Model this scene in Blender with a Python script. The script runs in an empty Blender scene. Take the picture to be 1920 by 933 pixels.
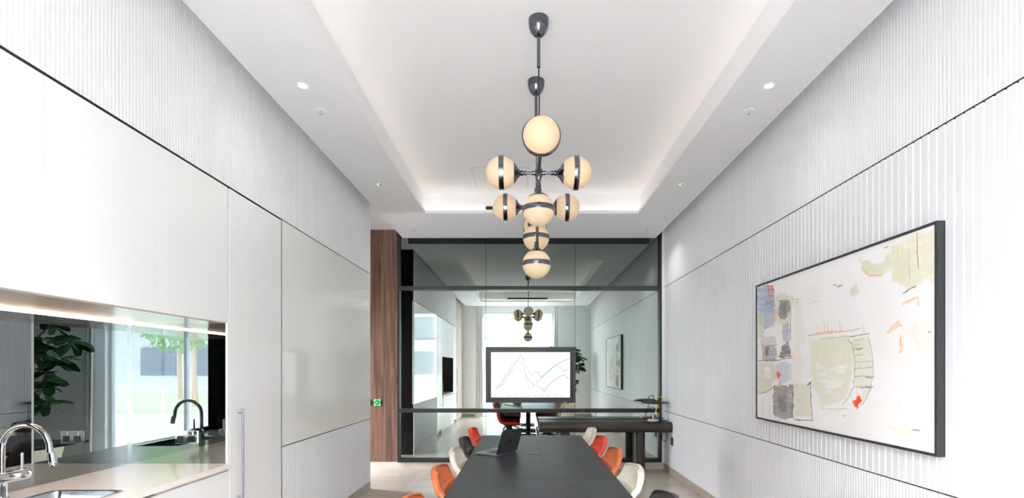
import bpy, bmesh, math, random
import numpy as np
from mathutils import Vector, Matrix
random.seed(7)
S = bpy.context.scene
COL = S.collection
PI = math.pi

# ---------------------------------------------------------------- camera, sky, exposure
D = 7.276                                   # glass partition
cam = bpy.data.objects.new('camera', bpy.data.cameras.new('camera'))
COL.objects.link(cam)
cam.location = (0, 0, 1.5); cam.rotation_euler = (PI/2, 0, 0)
cam.data.sensor_width = 36; cam.data.lens = 17.006
cam.data.shift_x = -23/1920; cam.data.shift_y = 225/1920
cam.data.clip_start = .02
S.camera = cam
W = bpy.data.worlds.new('sky'); S.world = W; W.use_nodes = True
W.node_tree.nodes['Background'].inputs[0].default_value = (.915, .94, 1.01, 1)
W.node_tree.nodes['Background'].inputs[1].default_value = 44.0
DOWNLIGHT_W = 9
COVE_E = 5.5
GLOBE_E = .25
S.view_settings.view_transform = 'Standard'; S.view_settings.look = 'None'
S.view_settings.exposure = .02; S.view_settings.gamma = 1
S.view_settings.use_curve_mapping = False
cy = S.cycles
cy.max_bounces = 14; cy.diffuse_bounces = 8; cy.glossy_bounces = 8; cy.transparent_max_bounces = 16
cy.sample_clamp_indirect = 8; cy.use_denoising = True; cy.caustics_reflective = True; cy.caustics_refractive = False
pl = bpy.data.lights.new('window_portal', 'AREA'); pl.shape = 'RECTANGLE'; pl.size = 2.24; pl.size_y = 3.3
pl.cycles.is_portal = True
plo = bpy.data.objects.new('window_portal', pl); COL.objects.link(plo)
pl3 = bpy.data.lights.new('passage_portal', 'AREA'); pl3.shape = 'RECTANGLE'; pl3.size = 2.4; pl3.size_y = .6; pl3.cycles.is_portal = True
plo3 = bpy.data.objects.new('passage_portal', pl3); COL.objects.link(plo3); plo3.location = (-3.56, 6.60, 1.2); plo3.rotation_euler = (0, -PI/2, 0)  # samples sky through the added passage window
plo.location = (-.2, -.83, 1.65); plo.rotation_euler = (PI/2, 0, 0)   # faces +Y, into the room

# ---------------------------------------------------------------- helpers
def lin(c):
    return tuple(((x/255)/12.92 if x/255 <= .04045 else ((x/255+.055)/1.055)**2.4) for x in c)
def mat(name, rgb, rough=.5, metal=0, spec=.5, em=None, es=0, coat=0, alpha=1):
    m = bpy.data.materials.new(name); m.use_nodes = True
    b = m.node_tree.nodes['Principled BSDF']
    b.inputs['Base Color'].default_value = (*lin(rgb), 1)
    b.inputs['Roughness'].default_value = rough; b.inputs['Metallic'].default_value = metal
    b.inputs['Specular IOR Level'].default_value = spec
    b.inputs['Coat Weight'].default_value = coat
    b.inputs['Coat Roughness'].default_value = .05
    if em: b.inputs['Emission Color'].default_value = (*lin(em), 1); b.inputs['Emission Strength'].default_value = es
    return m
def nodes(m):
    nt = m.node_tree; return nt, nt.nodes['Principled BSDF']
def streaks(m, c1, c2, scale, bump=0, detail=6, lo=.35, hi=.65, dist=.0):
    """stretched noise between two colours, in object space"""
    nt, b = nodes(m)
    tc = nt.nodes.new('ShaderNodeTexCoord'); mp = nt.nodes.new('ShaderNodeMapping')
    mp.inputs['Scale'].default_value = scale
    nz = nt.nodes.new('ShaderNodeTexNoise'); nz.inputs['Scale'].default_value = 1; nz.inputs['Detail'].default_value = detail
    nz.inputs['Distortion'].default_value = dist
    rp = nt.nodes.new('ShaderNodeValToRGB')
    rp.color_ramp.elements[0].position = lo; rp.color_ramp.elements[0].color = (*lin(c1), 1)
    rp.color_ramp.elements[1].position = hi; rp.color_ramp.elements[1].color = (*lin(c2), 1)
    L = nt.links.new
    L(tc.outputs['Object'], mp.inputs[0]); L(mp.outputs[0], nz.inputs[0]); L(nz.outputs[0], rp.inputs[0]); L(rp.outputs[0], b.inputs['Base Color'])
    if bump:
        bp = nt.nodes.new('ShaderNodeBump'); bp.inputs['Strength'].default_value = bump; bp.inputs['Distance'].default_value = .002
        L(nz.outputs[0], bp.inputs['Height']); L(bp.outputs[0], b.inputs['Normal'])
    return rp

class MB:
    def __init__(s): s.v = []; s.f = []
    def add(s, vs, fs):
        n = len(s.v); s.v += [tuple(p) for p in vs]; s.f += [tuple(n+i for i in q) for q in fs]; return s
    def box(s, x0, x1, y0, y1, z0, z1):
        return s.add([(x, y, z) for z in (z0, z1) for y in (y0, y1) for x in (x0, x1)],
                     [(0,2,3,1), (4,5,7,6), (0,1,5,4), (2,6,7,3), (0,4,6,2), (1,3,7,5)])
    def prism(s, poly, a, b, axis):
        """poly in the two other axes (cyclic order), from a to b along axis"""
        def P(u, w, t): return {'x': (t, u, w), 'y': (u, t, w), 'z': (u, w, t)}[axis]
        n = len(poly)
        return s.add([P(u, w, a) for u, w in poly]+[P(u, w, b) for u, w in poly],
                     [tuple(range(n-1, -1, -1)), tuple(range(n, 2*n))]+[(i, (i+1) % n, n+(i+1) % n, n+i) for i in range(n)])
    def lathe(s, prof, M=Matrix(), n=32):
        vs = []
        for r, z in prof:
            for k in range(n):
                t = 2*PI*k/n; vs.append(M @ Vector((r*math.cos(t), r*math.sin(t), z)))
        fs = [(i*n+k, i*n+(k+1) % n, (i+1)*n+(k+1) % n, (i+1)*n+k) for i in range(len(prof)-1) for k in range(n)]
        m = len(prof)
        fs += [tuple(range(n-1, -1, -1)), tuple((m-1)*n+k for k in range(n))]
        return s.add(vs, fs)
    def tube(s, pts, r, n=12, closed=False):
        pts = [Vector(p) for p in pts]; m = len(pts)
        rs = r if isinstance(r, (list, tuple)) else [r]*m
        up = None; rings = []
        for i, p in enumerate(pts):
            d = (pts[(i+1) % m]-pts[i-1]) if closed else (pts[min(i+1, m-1)]-pts[max(i-1, 0)])
            d.normalize()
            if up is None:
                up = Vector((0, 0, 1)) if abs(d.z) < .9 else Vector((1, 0, 0))
            up = (up-d*up.dot(d)).normalized(); w = d.cross(up)
            rings.append([p+(up*math.cos(2*PI*k/n)+w*math.sin(2*PI*k/n))*rs[i] for k in range(n)])
        fs = [(i*n+k, i*n+(k+1) % n, ((i+1) % m)*n+(k+1) % n, ((i+1) % m)*n+k) for i in range(m if closed else m-1) for k in range(n)]
        if not closed: fs += [tuple(range(n-1, -1, -1)), tuple((m-1)*n+k for k in range(n))]
        return s.add([p for q in rings for p in q], fs)
    def grid(s, fn, nu, nv):
        return s.add([fn(i/nu, j/nv) for i in range(nu+1) for j in range(nv+1)],
                     [(i*(nv+1)+j, (i+1)*(nv+1)+j, (i+1)*(nv+1)+j+1, i*(nv+1)+j+1) for i in range(nu) for j in range(nv)])

def obj(name, mb, m, parent=None, world=False, smooth=False, bevel=0, seg=2, kind=None, fix=True):
    me = bpy.data.meshes.new(name); me.from_pydata(mb.v, [], mb.f)
    bm = bmesh.new(); bm.from_mesh(me)
    if fix: bmesh.ops.recalc_face_normals(bm, faces=bm.faces)
    if bevel:
        es = [e for e in bm.edges if len(e.link_faces) == 2 and e.calc_face_angle(0) > .6]
        nf = bmesh.ops.bevel(bm, geom=es, offset=bevel, segments=seg, affect='EDGES', profile=.5, clamp_overlap=True)['faces']
        for q in nf: q.smooth = True
    bm.to_mesh(me); bm.free()
    if smooth:
        for p in me.polygons: p.use_smooth = True
        me.set_sharp_from_angle(angle=math.radians(35))
    me.materials.append(m)
    o = bpy.data.objects.new(name, me); COL.objects.link(o)
    if parent is not None:
        o.parent = parent
        if world and parent.type == 'EMPTY': o.location = -parent.location
    if kind: o['kind'] = kind
    return o
def tag(o, label, cat, group=None):
    o['label'] = label; o['category'] = cat
    if group: o['group'] = group
    return o
def thing(name, label, cat, loc=(0,0,0), rz=0, group=None):
    o = bpy.data.objects.new(name, None); COL.objects.link(o); o.empty_display_size = .1
    o.location = loc; o.rotation_euler = (0, 0, rz)
    return tag(o, label, cat, group)
def struct(name, mb, m, **k): return obj(name, mb, m, kind='structure', **k)
def sroot(name, loc=(0,0,0)):
    o = bpy.data.objects.new(name, None); COL.objects.link(o); o.location = loc; o['kind'] = 'structure'; return o
def dup(root, label, loc=None, rz=None, group=None, mats=None):
    def cp(o, par):
        c = o.copy(); COL.objects.link(c); c.parent = par
        if mats and o.type == 'MESH':
            for a, b in mats.items():
                for i, sl in enumerate(o.data.materials):
                    if sl == a:
                        c.material_slots[i].link = 'OBJECT'; c.material_slots[i].material = b
        for ch in o.children: cp(ch, c)
        return c
    r = cp(root, None); r['label'] = label
    if loc is not None: r.location = loc
    if rz is not None: r.rotation_euler = (0, 0, rz)
    if group: r['group'] = group
    return r
def rot_to(d):
    """matrix turning +Z to d"""
    return Vector((0, 0, 1)).rotation_difference(Vector(d).normalized()).to_matrix().to_4x4()
def T(*p): return Matrix.Translation(p)
def bez(ps, n=8):
    """smooth Catmull-Rom through points"""
    ps = [Vector(p) for p in ps]; q = [ps[0]*2-ps[1]]+ps+[ps[-1]*2-ps[-2]]; out = []
    for i in range(1, len(q)-2):
        a, b, c, d = q[i-1:i+3]
        for k in range(n):
            t = k/n
            out.append(.5*((2*b)+(c-a)*t+(2*a-5*b+4*c-d)*t*t+(3*b-a-3*c+d)*t**3))
    return out+[ps[-1]]

# ---------------------------------------------------------------- materials
M_white = mat('matt white paint', (243, 243, 243), .6, spec=.3)
M_ceil = mat('ceiling paint', (236, 236, 238), .8, spec=.2)
M_rib = mat('white ribbed lacquer', (230, 230, 232), .42, spec=.4)
M_lacq = mat('white satin lacquer', (243, 243, 243), .22, spec=.5)
M_board = mat('back painted grey glass', (244, 245, 240), .04, spec=.5)
M_gap = mat('shadow gap', (14, 16, 20), .7)
M_black = mat('black panel', (10, 11, 13), .35)
M_frame = mat('dark grey metal', (46, 48, 50), .45, metal=.3)
M_wood = mat('walnut veneer', (110, 76, 60), .45, spec=.35)
streaks(M_wood, (84, 58, 47), (136, 104, 88), (26, 26, 1.1), bump=.1, detail=8, lo=.3, hi=.72, dist=.6)
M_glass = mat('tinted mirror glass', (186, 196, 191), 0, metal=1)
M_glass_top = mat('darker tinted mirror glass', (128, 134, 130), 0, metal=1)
M_splash = mat('smoked mirror', (156, 162, 163), 0, metal=1)
M_soffit = mat('champagne lacquer', (206, 192, 180), .12, spec=.45)
M_stone = mat('beige stone', (205, 192, 176), .4)
streaks(M_stone, (196, 182, 165), (215, 203, 188), (3, 3, 8), detail=5)
M_skirt = mat('taupe stone skirting', (168, 156, 142), .4)
streaks(M_skirt, (158, 145, 130), (178, 167, 153), (2, 2, 20), detail=5)
M_quartz = mat('white quartz', (244, 235, 227), .12, spec=.6)
M_steel = mat('stainless steel', (205, 207, 210), .22, metal=1)
M_handle = mat('satin grey steel', (150, 156, 166), .3, metal=.8)
M_chrome = mat('chrome', (225, 228, 232), .05, metal=1)
M_gun = mat('polished gunmetal', (104, 106, 114), .16, metal=1)
M_globe = mat('warm opal glass', (186, 166, 138), .5, spec=.25, em=(255, 220, 176), es=GLOBE_E)
M_led = mat('warm LED', (255, 240, 220), .5, em=(255, 240, 224), es=COVE_E)
M_led2 = mat('counter LED', (255, 240, 220), .5, em=(255, 222, 190), es=90)
M_lamp = mat('downlight diffuser', (255, 255, 255), .5, em=(255, 250, 240), es=5)
M_green = mat('green LED', (40, 230, 110), .5, em=(40, 255, 120), es=8)
M_bronze = mat('dark bronze metal', (66, 60, 55), .38, metal=.55, spec=.5)
M_oak = mat('black stained oak', (58, 60, 64), .4, spec=.36)
streaks(M_oak, (40, 42, 46), (60, 62, 66), (38, 1.6, 38), bump=.35, detail=7, lo=.3, hi=.7, dist=1.2)
M_alu = mat('space grey aluminium', (92, 94, 98), .35, metal=.7)
M_alu2 = mat('silver grey keyboard deck', (150, 152, 156), .35, metal=.6)
M_dark = mat('black plastic', (22, 22, 24), .4)
M_brass = mat('polished brass', (214, 178, 96), .18, metal=1)
M_marble = mat('white marble', (236, 234, 230), .25)
M_leaf = mat('glossy dark leaves', (38, 82, 44), .35, spec=.5)
M_bark = mat('plant bark', (128, 104, 82), .8)
M_pot = mat('cream planter', (226, 216, 188), .5)
M_soil = mat('potting soil', (44, 34, 28), .9)
M_curt = mat('dusty pink curtain', (206, 192, 186), .8)
LEATHER = {k: mat(k+' leather', c, .42, spec=.4) for k, c in dict(tan=(205, 104, 58), cream=(232, 224, 206), charcoal=(66, 62, 60), red=(226, 62, 34)).items()}
SEAM = {k: mat(k+' stitched seam', c, .5) for k, c in dict(tan=(176, 84, 44), cream=(208, 198, 178), charcoal=(46, 43, 42), red=(190, 44, 22)).items()}

# sheer curtain: part open weave, part translucent cloth
M_sheer = bpy.data.materials.new('sheer voile'); M_sheer.use_nodes = True
nt = M_sheer.node_tree; nt.nodes.remove(nt.nodes['Principled BSDF']); out = nt.nodes['Material Output']
t1 = nt.nodes.new('ShaderNodeBsdfTransparent'); t2 = nt.nodes.new('ShaderNodeBsdfTranslucent'); t3 = nt.nodes.new('ShaderNodeBsdfDiffuse')
mx = nt.nodes.new('ShaderNodeMixShader'); mx2 = nt.nodes.new('ShaderNodeMixShader')
t2.inputs[0].default_value = (.92, .92, .92, 1); t3.inputs[0].default_value = (.9, .9, .9, 1)
mx.inputs[0].default_value = .5; mx2.inputs[0].default_value = .17
nt.links.new(t2.outputs[0], mx.inputs[1]); nt.links.new(t3.outputs[0], mx.inputs[2])
nt.links.new(t1.outputs[0], mx2.inputs[1]); nt.links.new(mx.outputs[0], mx2.inputs[2]); nt.links.new(mx2.outputs[0], out.inputs[0])
# clear window pane
M_pane = bpy.data.materials.new('clear window glass'); M_pane.use_nodes = True
nt = M_pane.node_tree; nt.nodes.remove(nt.nodes['Principled BSDF']); out = nt.nodes['Material Output']
t1 = nt.nodes.new('ShaderNodeBsdfTransparent'); t2 = nt.nodes.new('ShaderNodeBsdfGlossy'); t2.inputs['Roughness'].default_value = .0
mx = nt.nodes.new('ShaderNodeMixShader'); mx.inputs[0].default_value = .06
nt.links.new(t1.outputs[0], mx.inputs[1]); nt.links.new(t2.outputs[0], mx.inputs[2]); nt.links.new(mx.outputs[0], out.inputs[0])
# floor tiles
M_floor = mat('vein cut stone tiles', (180, 168, 152), .2, spec=.5)
nt, b = nodes(M_floor); L = nt.links.new
rp = streaks(M_floor, (178, 169, 156), (200, 192, 180), (1.3, 26, 1), detail=7, lo=.3, hi=.7)
tc = nt.nodes.new('ShaderNodeTexCoord'); br = nt.nodes.new('ShaderNodeTexBrick'); mp = nt.nodes.new('ShaderNodeMapping')
mp.inputs['Location'].default_value = (.06, .3, 0); mp.inputs['Rotation'].default_value = (0, 0, PI/2)
br.offset = 0; br.inputs['Scale'].default_value = 1; br.inputs['Brick Width'].default_value = 1.2; br.inputs['Row Height'].default_value = .6
br.inputs['Mortar Size'].default_value = .002; br.inputs['Mortar Smooth'].default_value = .1
br.inputs['Color1'].default_value = (1, 1, 1, 1); br.inputs['Color2'].default_value = (.9, .9, .89, 1); br.inputs['Mortar'].default_value = (1.12, 1.1, 1.06, 1)
mul = nt.nodes.new('ShaderNodeMix'); mul.data_type = 'RGBA'; mul.blend_type = 'MULTIPLY'; mul.inputs[0].default_value = 1
L(tc.outputs['Object'], mp.inputs[0]); L(mp.outputs[0], br.inputs[0]); L(rp.outputs[0], mul.inputs[6]); L(br.outputs[0], mul.inputs[7]); L(mul.outputs[2], b.inputs['Base Color'])

# ---------------------------------------------------------------- the room shell
XL, XR, YL = -1.933, 2.094, 6.068        # panel faces, end of the kitchen wall
ZS, ZP, ZC = 3.425, 3.594, 3.70          # dropped border, perimeter ceiling, tray ceiling
struct('floor', MB().box(-3.5, 2.2, -.87, 7.34, -.1, 0), M_floor)
c = MB()
def ring(mb, o, i, z0, z1):              # rectangular ring, o and i as x0 x1 y0 y1
    mb.box(o[0], i[0], o[2], o[3], z0, z1); mb.box(i[1], o[1], o[2], o[3], z0, z1)
    mb.box(i[0], i[1], o[2], i[2], z0, z1); mb.box(i[0], i[1], i[3], o[3], z0, z1)
SL = (-1.786, 1.928, -.183, 7.108)
ring(c, SL, (-1.228, 1.415, .75, 5.988), ZS, 3.465)
ring(c, SL, (-1.275, 1.462, .70, 6.075), 3.465, ZC+.03)
c.box(-1.4, 1.6, .6, 6.2, ZC, ZC+.04)
ring(c, (-3.5, 2.2, -.87, 7.34), (-1.787, 1.929, -.184, 7.109), ZP, ZP+.03)
struct('ceiling', c, M_ceil)

def ribs(y0, y1, pitch, groove, depth, x, s):
    """profile of a grooved panel along Y at face x; s = direction into the wall"""
    out = []; y = y0
    out.append((x, y0))
    while y+pitch < y1:
        a = y+(pitch-groove)
        out += [(x, a), (x+s*depth, a+groove*.45), (x+s*depth, a+groove*.55), (x, a+groove)]
        y += pitch
    out.append((x, y1)); return out
def ribbed(y0, y1, z0, z1, pitch, groove, depth, x, s, parent):
    pr = ribs(y0, y1, pitch, groove, depth, x, s); n = len(pr)
    mb = MB().add([(px, py, z) for z in (z0, z1) for px, py in pr], [(i, i+1, n+i+1, n+i) for i in range(n-1)])
    bx = x+s*.03
    for z in (z0, z1):                    # top and bottom edge of the panel
        mb.add([(px, py, z) for px, py in pr]+[(bx, py, z) for px, py in pr], [(i, i+1, n+i+1, n+i) for i in range(n-1)])
    for y in (y0, y1): mb.add([(x, y, z0), (bx, y, z0), (bx, y, z1), (x, y, z1)], [(0, 1, 2, 3)])
    return obj('ribbed_panel', mb, M_rib, parent, kind='structure')
# wall with the painting
wr = struct('wall_right', MB().box(XR+.025, XR+.15, -.87, 7.34, 0, ZP+.03), M_gap)
ribbed(-.69, 7.23, 2.727, ZP, .0235, .009, .007, XR, 1, wr)
ribbed(-.69, 7.23, .88, 2.718, .05, .012, .010, XR, 1, wr)
ribbed(-.69, 7.23, .096, .873, .0235, .009, .007, XR, 1, wr)
struct('trim_1', MB().box(2.056, 2.12, 7.23, 7.276, .105, ZP), M_white)
struct('baseboard_right', MB().box(XR-.004, XR+.025, -.69, 7.27, 0, .096), M_skirt)
struct('groove_shade_right', MB().box(XR+.003, XR+.026, -.69, 7.23, 2.7165, 2.7275).box(XR+.003, XR+.026, -.69, 7.23, .8725, .8805), M_gap)  # black strips painting in the shade of the ribbed wall grooves
# kitchen wall
struct('groove_shade_left', MB().box(XL-.026, XL-.003, .86, YL, 2.6835, 2.6975).box(XL-.026, XL-.003, 3.857, YL, .876, .885), M_gap)  # black strips standing in for shade in the kitchen wall grooves
wl = struct('wall_left', MB().box(-2.72, -2.60, .5, YL-.02, 0, ZP).box(-2.60, XL+.0-.03, .85, YL-.018, 2.70, ZP).box(-2.60, XL-.03, 3.86, YL-.018, 0, 2.70)
            .box(-2.60, -2.02, -.68, .85, 0, ZP), M_gap)
ribbed(.85, YL, 2.697, ZP, .021, .0085, .007, XL, -1, wl)
ribbed(3.856, YL, .098, .876, .021, .0085, .007, XL, -1, wl)
obj('end_panel', MB().box(-3.45, XL-.012, YL-.018, YL+.002, 0, ZP), M_black, wl, kind='structure')
obj('corner_edge', MB().box(XL-.012, XL+.001, YL-.012, YL+.004, .0, ZP), M_white, wl, kind='structure')
struct('baseboard_left', MB().box(XL-.03, XL+.004, 3.856, YL+.002, 0, .096), M_skirt)
# glass partition wall
wf = struct('wall_front', MB().box(-3.5, 2.2, 7.30, 7.40, 0, ZP+.03), M_gap)
obj('walnut_panel', MB().box(-3.45, -1.896, 7.272, 7.30, .108, 2.697).box(-3.45, -1.896, 7.272, 7.30, 2.70, ZP), M_wood, wf, kind='structure')
struct('baseboard_front', MB().box(-3.45, 2.09, 7.258, 7.30, 0, .107), M_stone)
wn = sroot('window_1', (0, D, .107))
f = MB().box(-1.896, -1.864, 7.225, 7.29, .107, ZP).box(2.022, 2.055, 7.225, 7.29, .107, ZP)
f.box(-1.864, 2.022, 7.225, 7.29, .107, .162).box(-1.864, 2.022, 7.225, 7.29, 3.50, ZP)
obj('frame', f, M_frame, wn, True)
for z in (.850, 2.684): obj('mullion', MB().box(-1.864, 2.022, 7.22, 7.288, z, z+.056), M_frame, wn, True)
xs = (-1.864, -.578, .762, 2.022)
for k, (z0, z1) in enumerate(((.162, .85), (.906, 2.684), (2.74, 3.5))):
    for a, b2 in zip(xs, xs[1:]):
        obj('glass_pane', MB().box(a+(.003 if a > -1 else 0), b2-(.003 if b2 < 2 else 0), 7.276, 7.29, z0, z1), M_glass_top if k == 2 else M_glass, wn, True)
struct('wall_passage', MB().box(-3.55, -3.45, YL-.02, 6.30, 0, ZP+.03).box(-3.55, -3.45, 6.90, 7.40, 0, ZP+.03).box(-3.55, -3.45, 6.30, 6.90, 2.4, ZP+.03), M_white)
w3 = sroot('added_window_3', (-3.5, 6.60, 0))  # added window, out of view, letting daylight onto the far end
obj('glass_pane', MB().box(-3.505, -3.497, 6.30, 6.90, 0, 2.4), M_pane, w3, True)
obj('window_frame', MB().box(-3.53, -3.47, 6.30, 6.33, 0, 2.4).box(-3.53, -3.47, 6.87, 6.90, 0, 2.4).box(-3.53, -3.47, 6.33, 6.87, 2.36, 2.4), M_frame, w3, True)
# window wall behind the camera
YB = -.69
struct('wall_back', MB().box(-2.1, -1.32, -.87, YB, 0, ZP).box(.92, 2.2, -.87, YB, 0, ZP).box(-1.32, .92, -.87, YB, 3.3, ZP), M_white)
struct('baseboard_back', MB().box(-2.0, -1.32, YB, YB+.012, 0, .096).box(.92, XR-.004, YB, YB+.012, 0, .096), M_skirt)
w2 = sroot('window_2', (-.2, -.79, 0))
f = MB(); ring_f = lambda x0, x1, z0, z1, t: (f.box(x0, x0+t, -.81, -.75, z0, z1), f.box(x1-t, x1, -.81, -.75, z0, z1), f.box(x0+t, x1-t, -.81, -.75, z0, z0+t), f.box(x0+t, x1-t, -.81, -.75, z1-t, z1))
ring_f(-1.32, .92, 0, 3.3, .05); f.box(-.22, -.18, -.81, -.75, .05, 3.25); f.box(-1.27, .87, -.81, -.75, 2.45, 2.49)
obj('window_frame', f, mat('pale window frame', (200, 202, 204), .5), w2, True)
for a, b2 in ((-1.27, -.22), (-.18, .87)):
    for z0, z1 in ((.05, 2.45), (2.49, 3.25)): obj('glass_pane', MB().box(a, b2, -.785, -.778, z0, z1), M_pane, w2, True)

# ---------------------------------------------------------------- the street beyond the window
struct('ground', MB().box(-60, 60, -5.5, -.87, -.35, -.15), mat('grey paving', (176, 175, 172), .8))
struct('added_ground_side', MB().box(-60, -3.56, -.87, 40, -.35, -.15), mat('grey side paving', (150, 148, 145), .8))  # unseen ground added to cut light rising through the passage window
struct('road', MB().box(-60, 60, -13, -5.5, -.4, -.25), mat('asphalt', (196, 199, 204), .8))
struct('lawn', MB().box(-60, 60, -30, -13, -.35, -.12), mat('bright grass', (152, 164, 130), .9))
M_tree = mat('street tree foliage', (96, 130, 70), .7); M_trunk = mat('street tree bark', (150, 128, 104), .9)  # one even green for leaves, one brown for trunks
for k, (x, y, lb) in enumerate(((-1.2, -14.5, 'slender young street tree on the lawn seen through the sheer curtain'), (9.0, -14.5, 'street tree on the lawn mirrored behind the tap'), (13.2, -19.5, 'street tree furthest along the lawn on the painting wall side'), (-6.8, -15, 'broad street tree on the lawn by the kitchen side'))):
    t = thing('street_tree', lb, 'tree', (x, y, -.12))
    obj('trunk', MB().tube([(0, 0, 0), (.05, 0, 1.5), (0, .05, 3.4)], [.13, .1, .05], 8), M_trunk, t, smooth=True)
    fm = MB()
    for i in range(700):
        d = Vector((random.gauss(0, 1), random.gauss(0, 1), random.gauss(0, 1))).normalized()*random.random()**.4
        p = Vector((d.x*1.9, d.y*1.9, 4.2+d.z*1.9)); u = Vector((random.gauss(0, 1), random.gauss(0, 1), random.gauss(0, 1))).normalized()*.17; w = u.orthogonal().normalized()*.1
        fm.add([p-u, p+w, p+u, p-w], [(0, 1, 2, 3)])
    obj('foliage', fm, M_tree, t, fix=False)
bl = thing('office_building', 'grey office block across the street beyond the window', 'building', (0, -32, -.2))
obj('facade', MB().box(-28, 28, -8, 0, 0, 17), mat('grey facade', (128, 130, 135), .7), bl)
M_bwin = mat('facade window glass', (52, 62, 74), .3)
for i in range(12):
    for j in range(5): obj('window_bay', MB().box(-26+i*4.4, -23.2+i*4.4, -.05, .06, 1.2+j*3.3, 3.4+j*3.3), M_bwin, bl)

# curtains
def pleats(x0, x1, z0, z1, y, amp, wl, nz=6, ph=0):
    nx = max(8, int(abs(x1-x0)/wl*12))
    def fn(i, j):
        x = x0+(x1-x0)*i; k = .75+.25*math.sin(x*7+ph)
        return (x+.012*math.sin(j*5+x*9), y+amp*k*math.sin(2*PI*(x-x0)/wl+ph+.5*math.sin(x*3))*(.7+.3*(1-j)), z0+(z1-z0)*j)
    return MB().grid(fn, nx, nz)
tag(obj('sheer_curtain', pleats(-1.42, -.02, .02, 3.5, -.58, .03, .16), M_sheer, smooth=True, fix=False), 'sheer white curtain drawn over the window half beside the kitchen', 'curtain', None)
tag(obj('sheer_curtain', pleats(-.02, 1.02, .02, 3.5, -.56, .03, .15, ph=1), M_sheer, smooth=True, fix=False), 'sheer white curtain drawn over the window half beside the plant', 'curtain', None)
M_den = mat('white curtain cloth', (238, 238, 238), .8)
tag(obj('curtain', pleats(-1.52, -1.30, .02, 3.5, -.50, .035, .07), M_den, smooth=True, fix=False), 'white curtain gathered at the kitchen end of the window', 'curtain')
tag(obj('curtain', pleats(.93, 1.06, .02, 3.5, -.50, .03, .06), M_den, smooth=True, fix=False), 'white curtain gathered at the plant end of the window', 'curtain')
pk = pleats(-.66, .80, .02, 3.5, 0, .025, .12); pk.v = [(-1.965+y, x, z) for x, y, z in pk.v]
tag(obj('curtain', pk, M_curt, smooth=True, fix=False), 'dusty pink pleated curtain along the kitchen wall by the window', 'curtain')

# ---------------------------------------------------------------- kitchen run along the wall
XF = XL; N0, N1 = 1.40, 3.153; XB = -2.572; NZ0, NZ1 = .885, 1.802
def door_slab(x, y0, y1, z0, z1): return MB().box(x-.022, x, y0, y1, z0, z1)
GAPK = .0022
def wall_cab(y0, y1, lb):
    t = thing('wall_cabinet', lb, 'cabinet', ((XF+XB)/2, (y0+y1)/2, NZ1), group=None)
    obj('body', MB().box(XB, XF-.024, y0+.001, y1-.001, NZ1+.02, 2.683), M_lacq, t, True)
    obj('door', door_slab(XF, y0+GAPK/2, y1-GAPK/2, NZ1, 2.683), M_lacq, t, True, bevel=.0012, seg=1)
wall_cab(N0, 1.946, 'white flush wall cabinet above the sink, nearest the window')
wall_cab(1.946, 2.559, 'middle white flush wall cabinet above the worktop mirrors')
wall_cab(2.559, 3.155, 'white flush wall cabinet next to the tall cabinet with the bar handle')
tag(obj('soffit_panel', MB().box(XB, XF-.03, N0, N1+.001, NZ1-.004, NZ1+.018), M_soffit), 'champagne metal soffit under the white wall cabinets', 'soffit panel')
tag(obj('light_strip', MB().box(-2.560, -2.553, N0+.01, N1-.002, NZ1-.010, NZ1-.0042), M_led2), 'thin warm light strip along the soffit above the worktop', 'light strip')
def tall_cab(y0, y1, lb, hy, hz):
    t = thing('tall_cabinet', lb, 'cabinet', ((XF+XB)/2, (y0+y1)/2, 0))
    obj('body', MB().box(XB, XF-.024, y0+.001, y1-.001, .09, 2.683), M_lacq, t, True)
    obj('plinth', MB().box(XB, XF-.05, y0+.001, y1-.001, 0, .09), M_lacq, t, True)
    d = obj('door', door_slab(XF, y0+GAPK/2, y1-GAPK/2, .09, 2.683), M_lacq, t, True, bevel=.0012, seg=1)
    for z0, z1 in hz:
        h = MB().tube([(XF+.036, hy, z0), (XF+.036, hy, z1)], .0065, 12)
        for z in (z0+.03, z1-.03): h.tube([(XF, hy, z), (XF+.036, hy, z)], .0045, 8)
        obj('handle', h, M_handle, d, smooth=True)
tall_cab(3.232, 3.847, 'tall white cabinet with a steel bar handle beside the grey glass board', 3.262, ((.613, 1.234),))
tall_cab(.86, N0-.02, 'tall white cabinet at the window end of the kitchen, two short handles', .92, ((1.05, 1.50), (.55, .85)))
struct('trim_2', MB().box(XB, XF+.001, N1+.02, 3.230, 0, 2.683), M_lacq)                                  # filler beside the niche
struct('trim_3', MB().box(XL-.03, XL+.003, 3.8475, 3.856, 0, 2.69), mat('blue grey edge profile', (120, 132, 152), .4))
# smoked mirrors lining the niche
tag(obj('mirror_panel', MB().box(XB-.01, XB, N0, N1+.02, NZ0, NZ1), M_splash), 'long smoked mirror splashback behind the sink', 'mirror')
ME = thing('mirror_panel', 'smoked mirror closing the end of the niche, with a socket on it', 'mirror', (XB, N1, NZ0))
ME.rotation_euler.z = 0
obj('mirror_glass', MB().box(0, XF-XB-.014, 0, .006, 0, NZ1-NZ0), M_splash, ME)
obj('corner_profile', MB().box(.0, .012, -.004, 0, 0, NZ1-NZ0-.012), M_steel, ME)
obj('mirror_edge', MB().box(XF-XB-.014, XF-XB, -.001, .016, 0, NZ1-NZ0), M_lacq, ME)
tag(obj('mirror_panel', MB().box(XB, XF-.004, N0-.012, N0, NZ0, NZ1), M_black), 'black glass end of the niche beside the window end tall cabinet', 'mirror')
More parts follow.
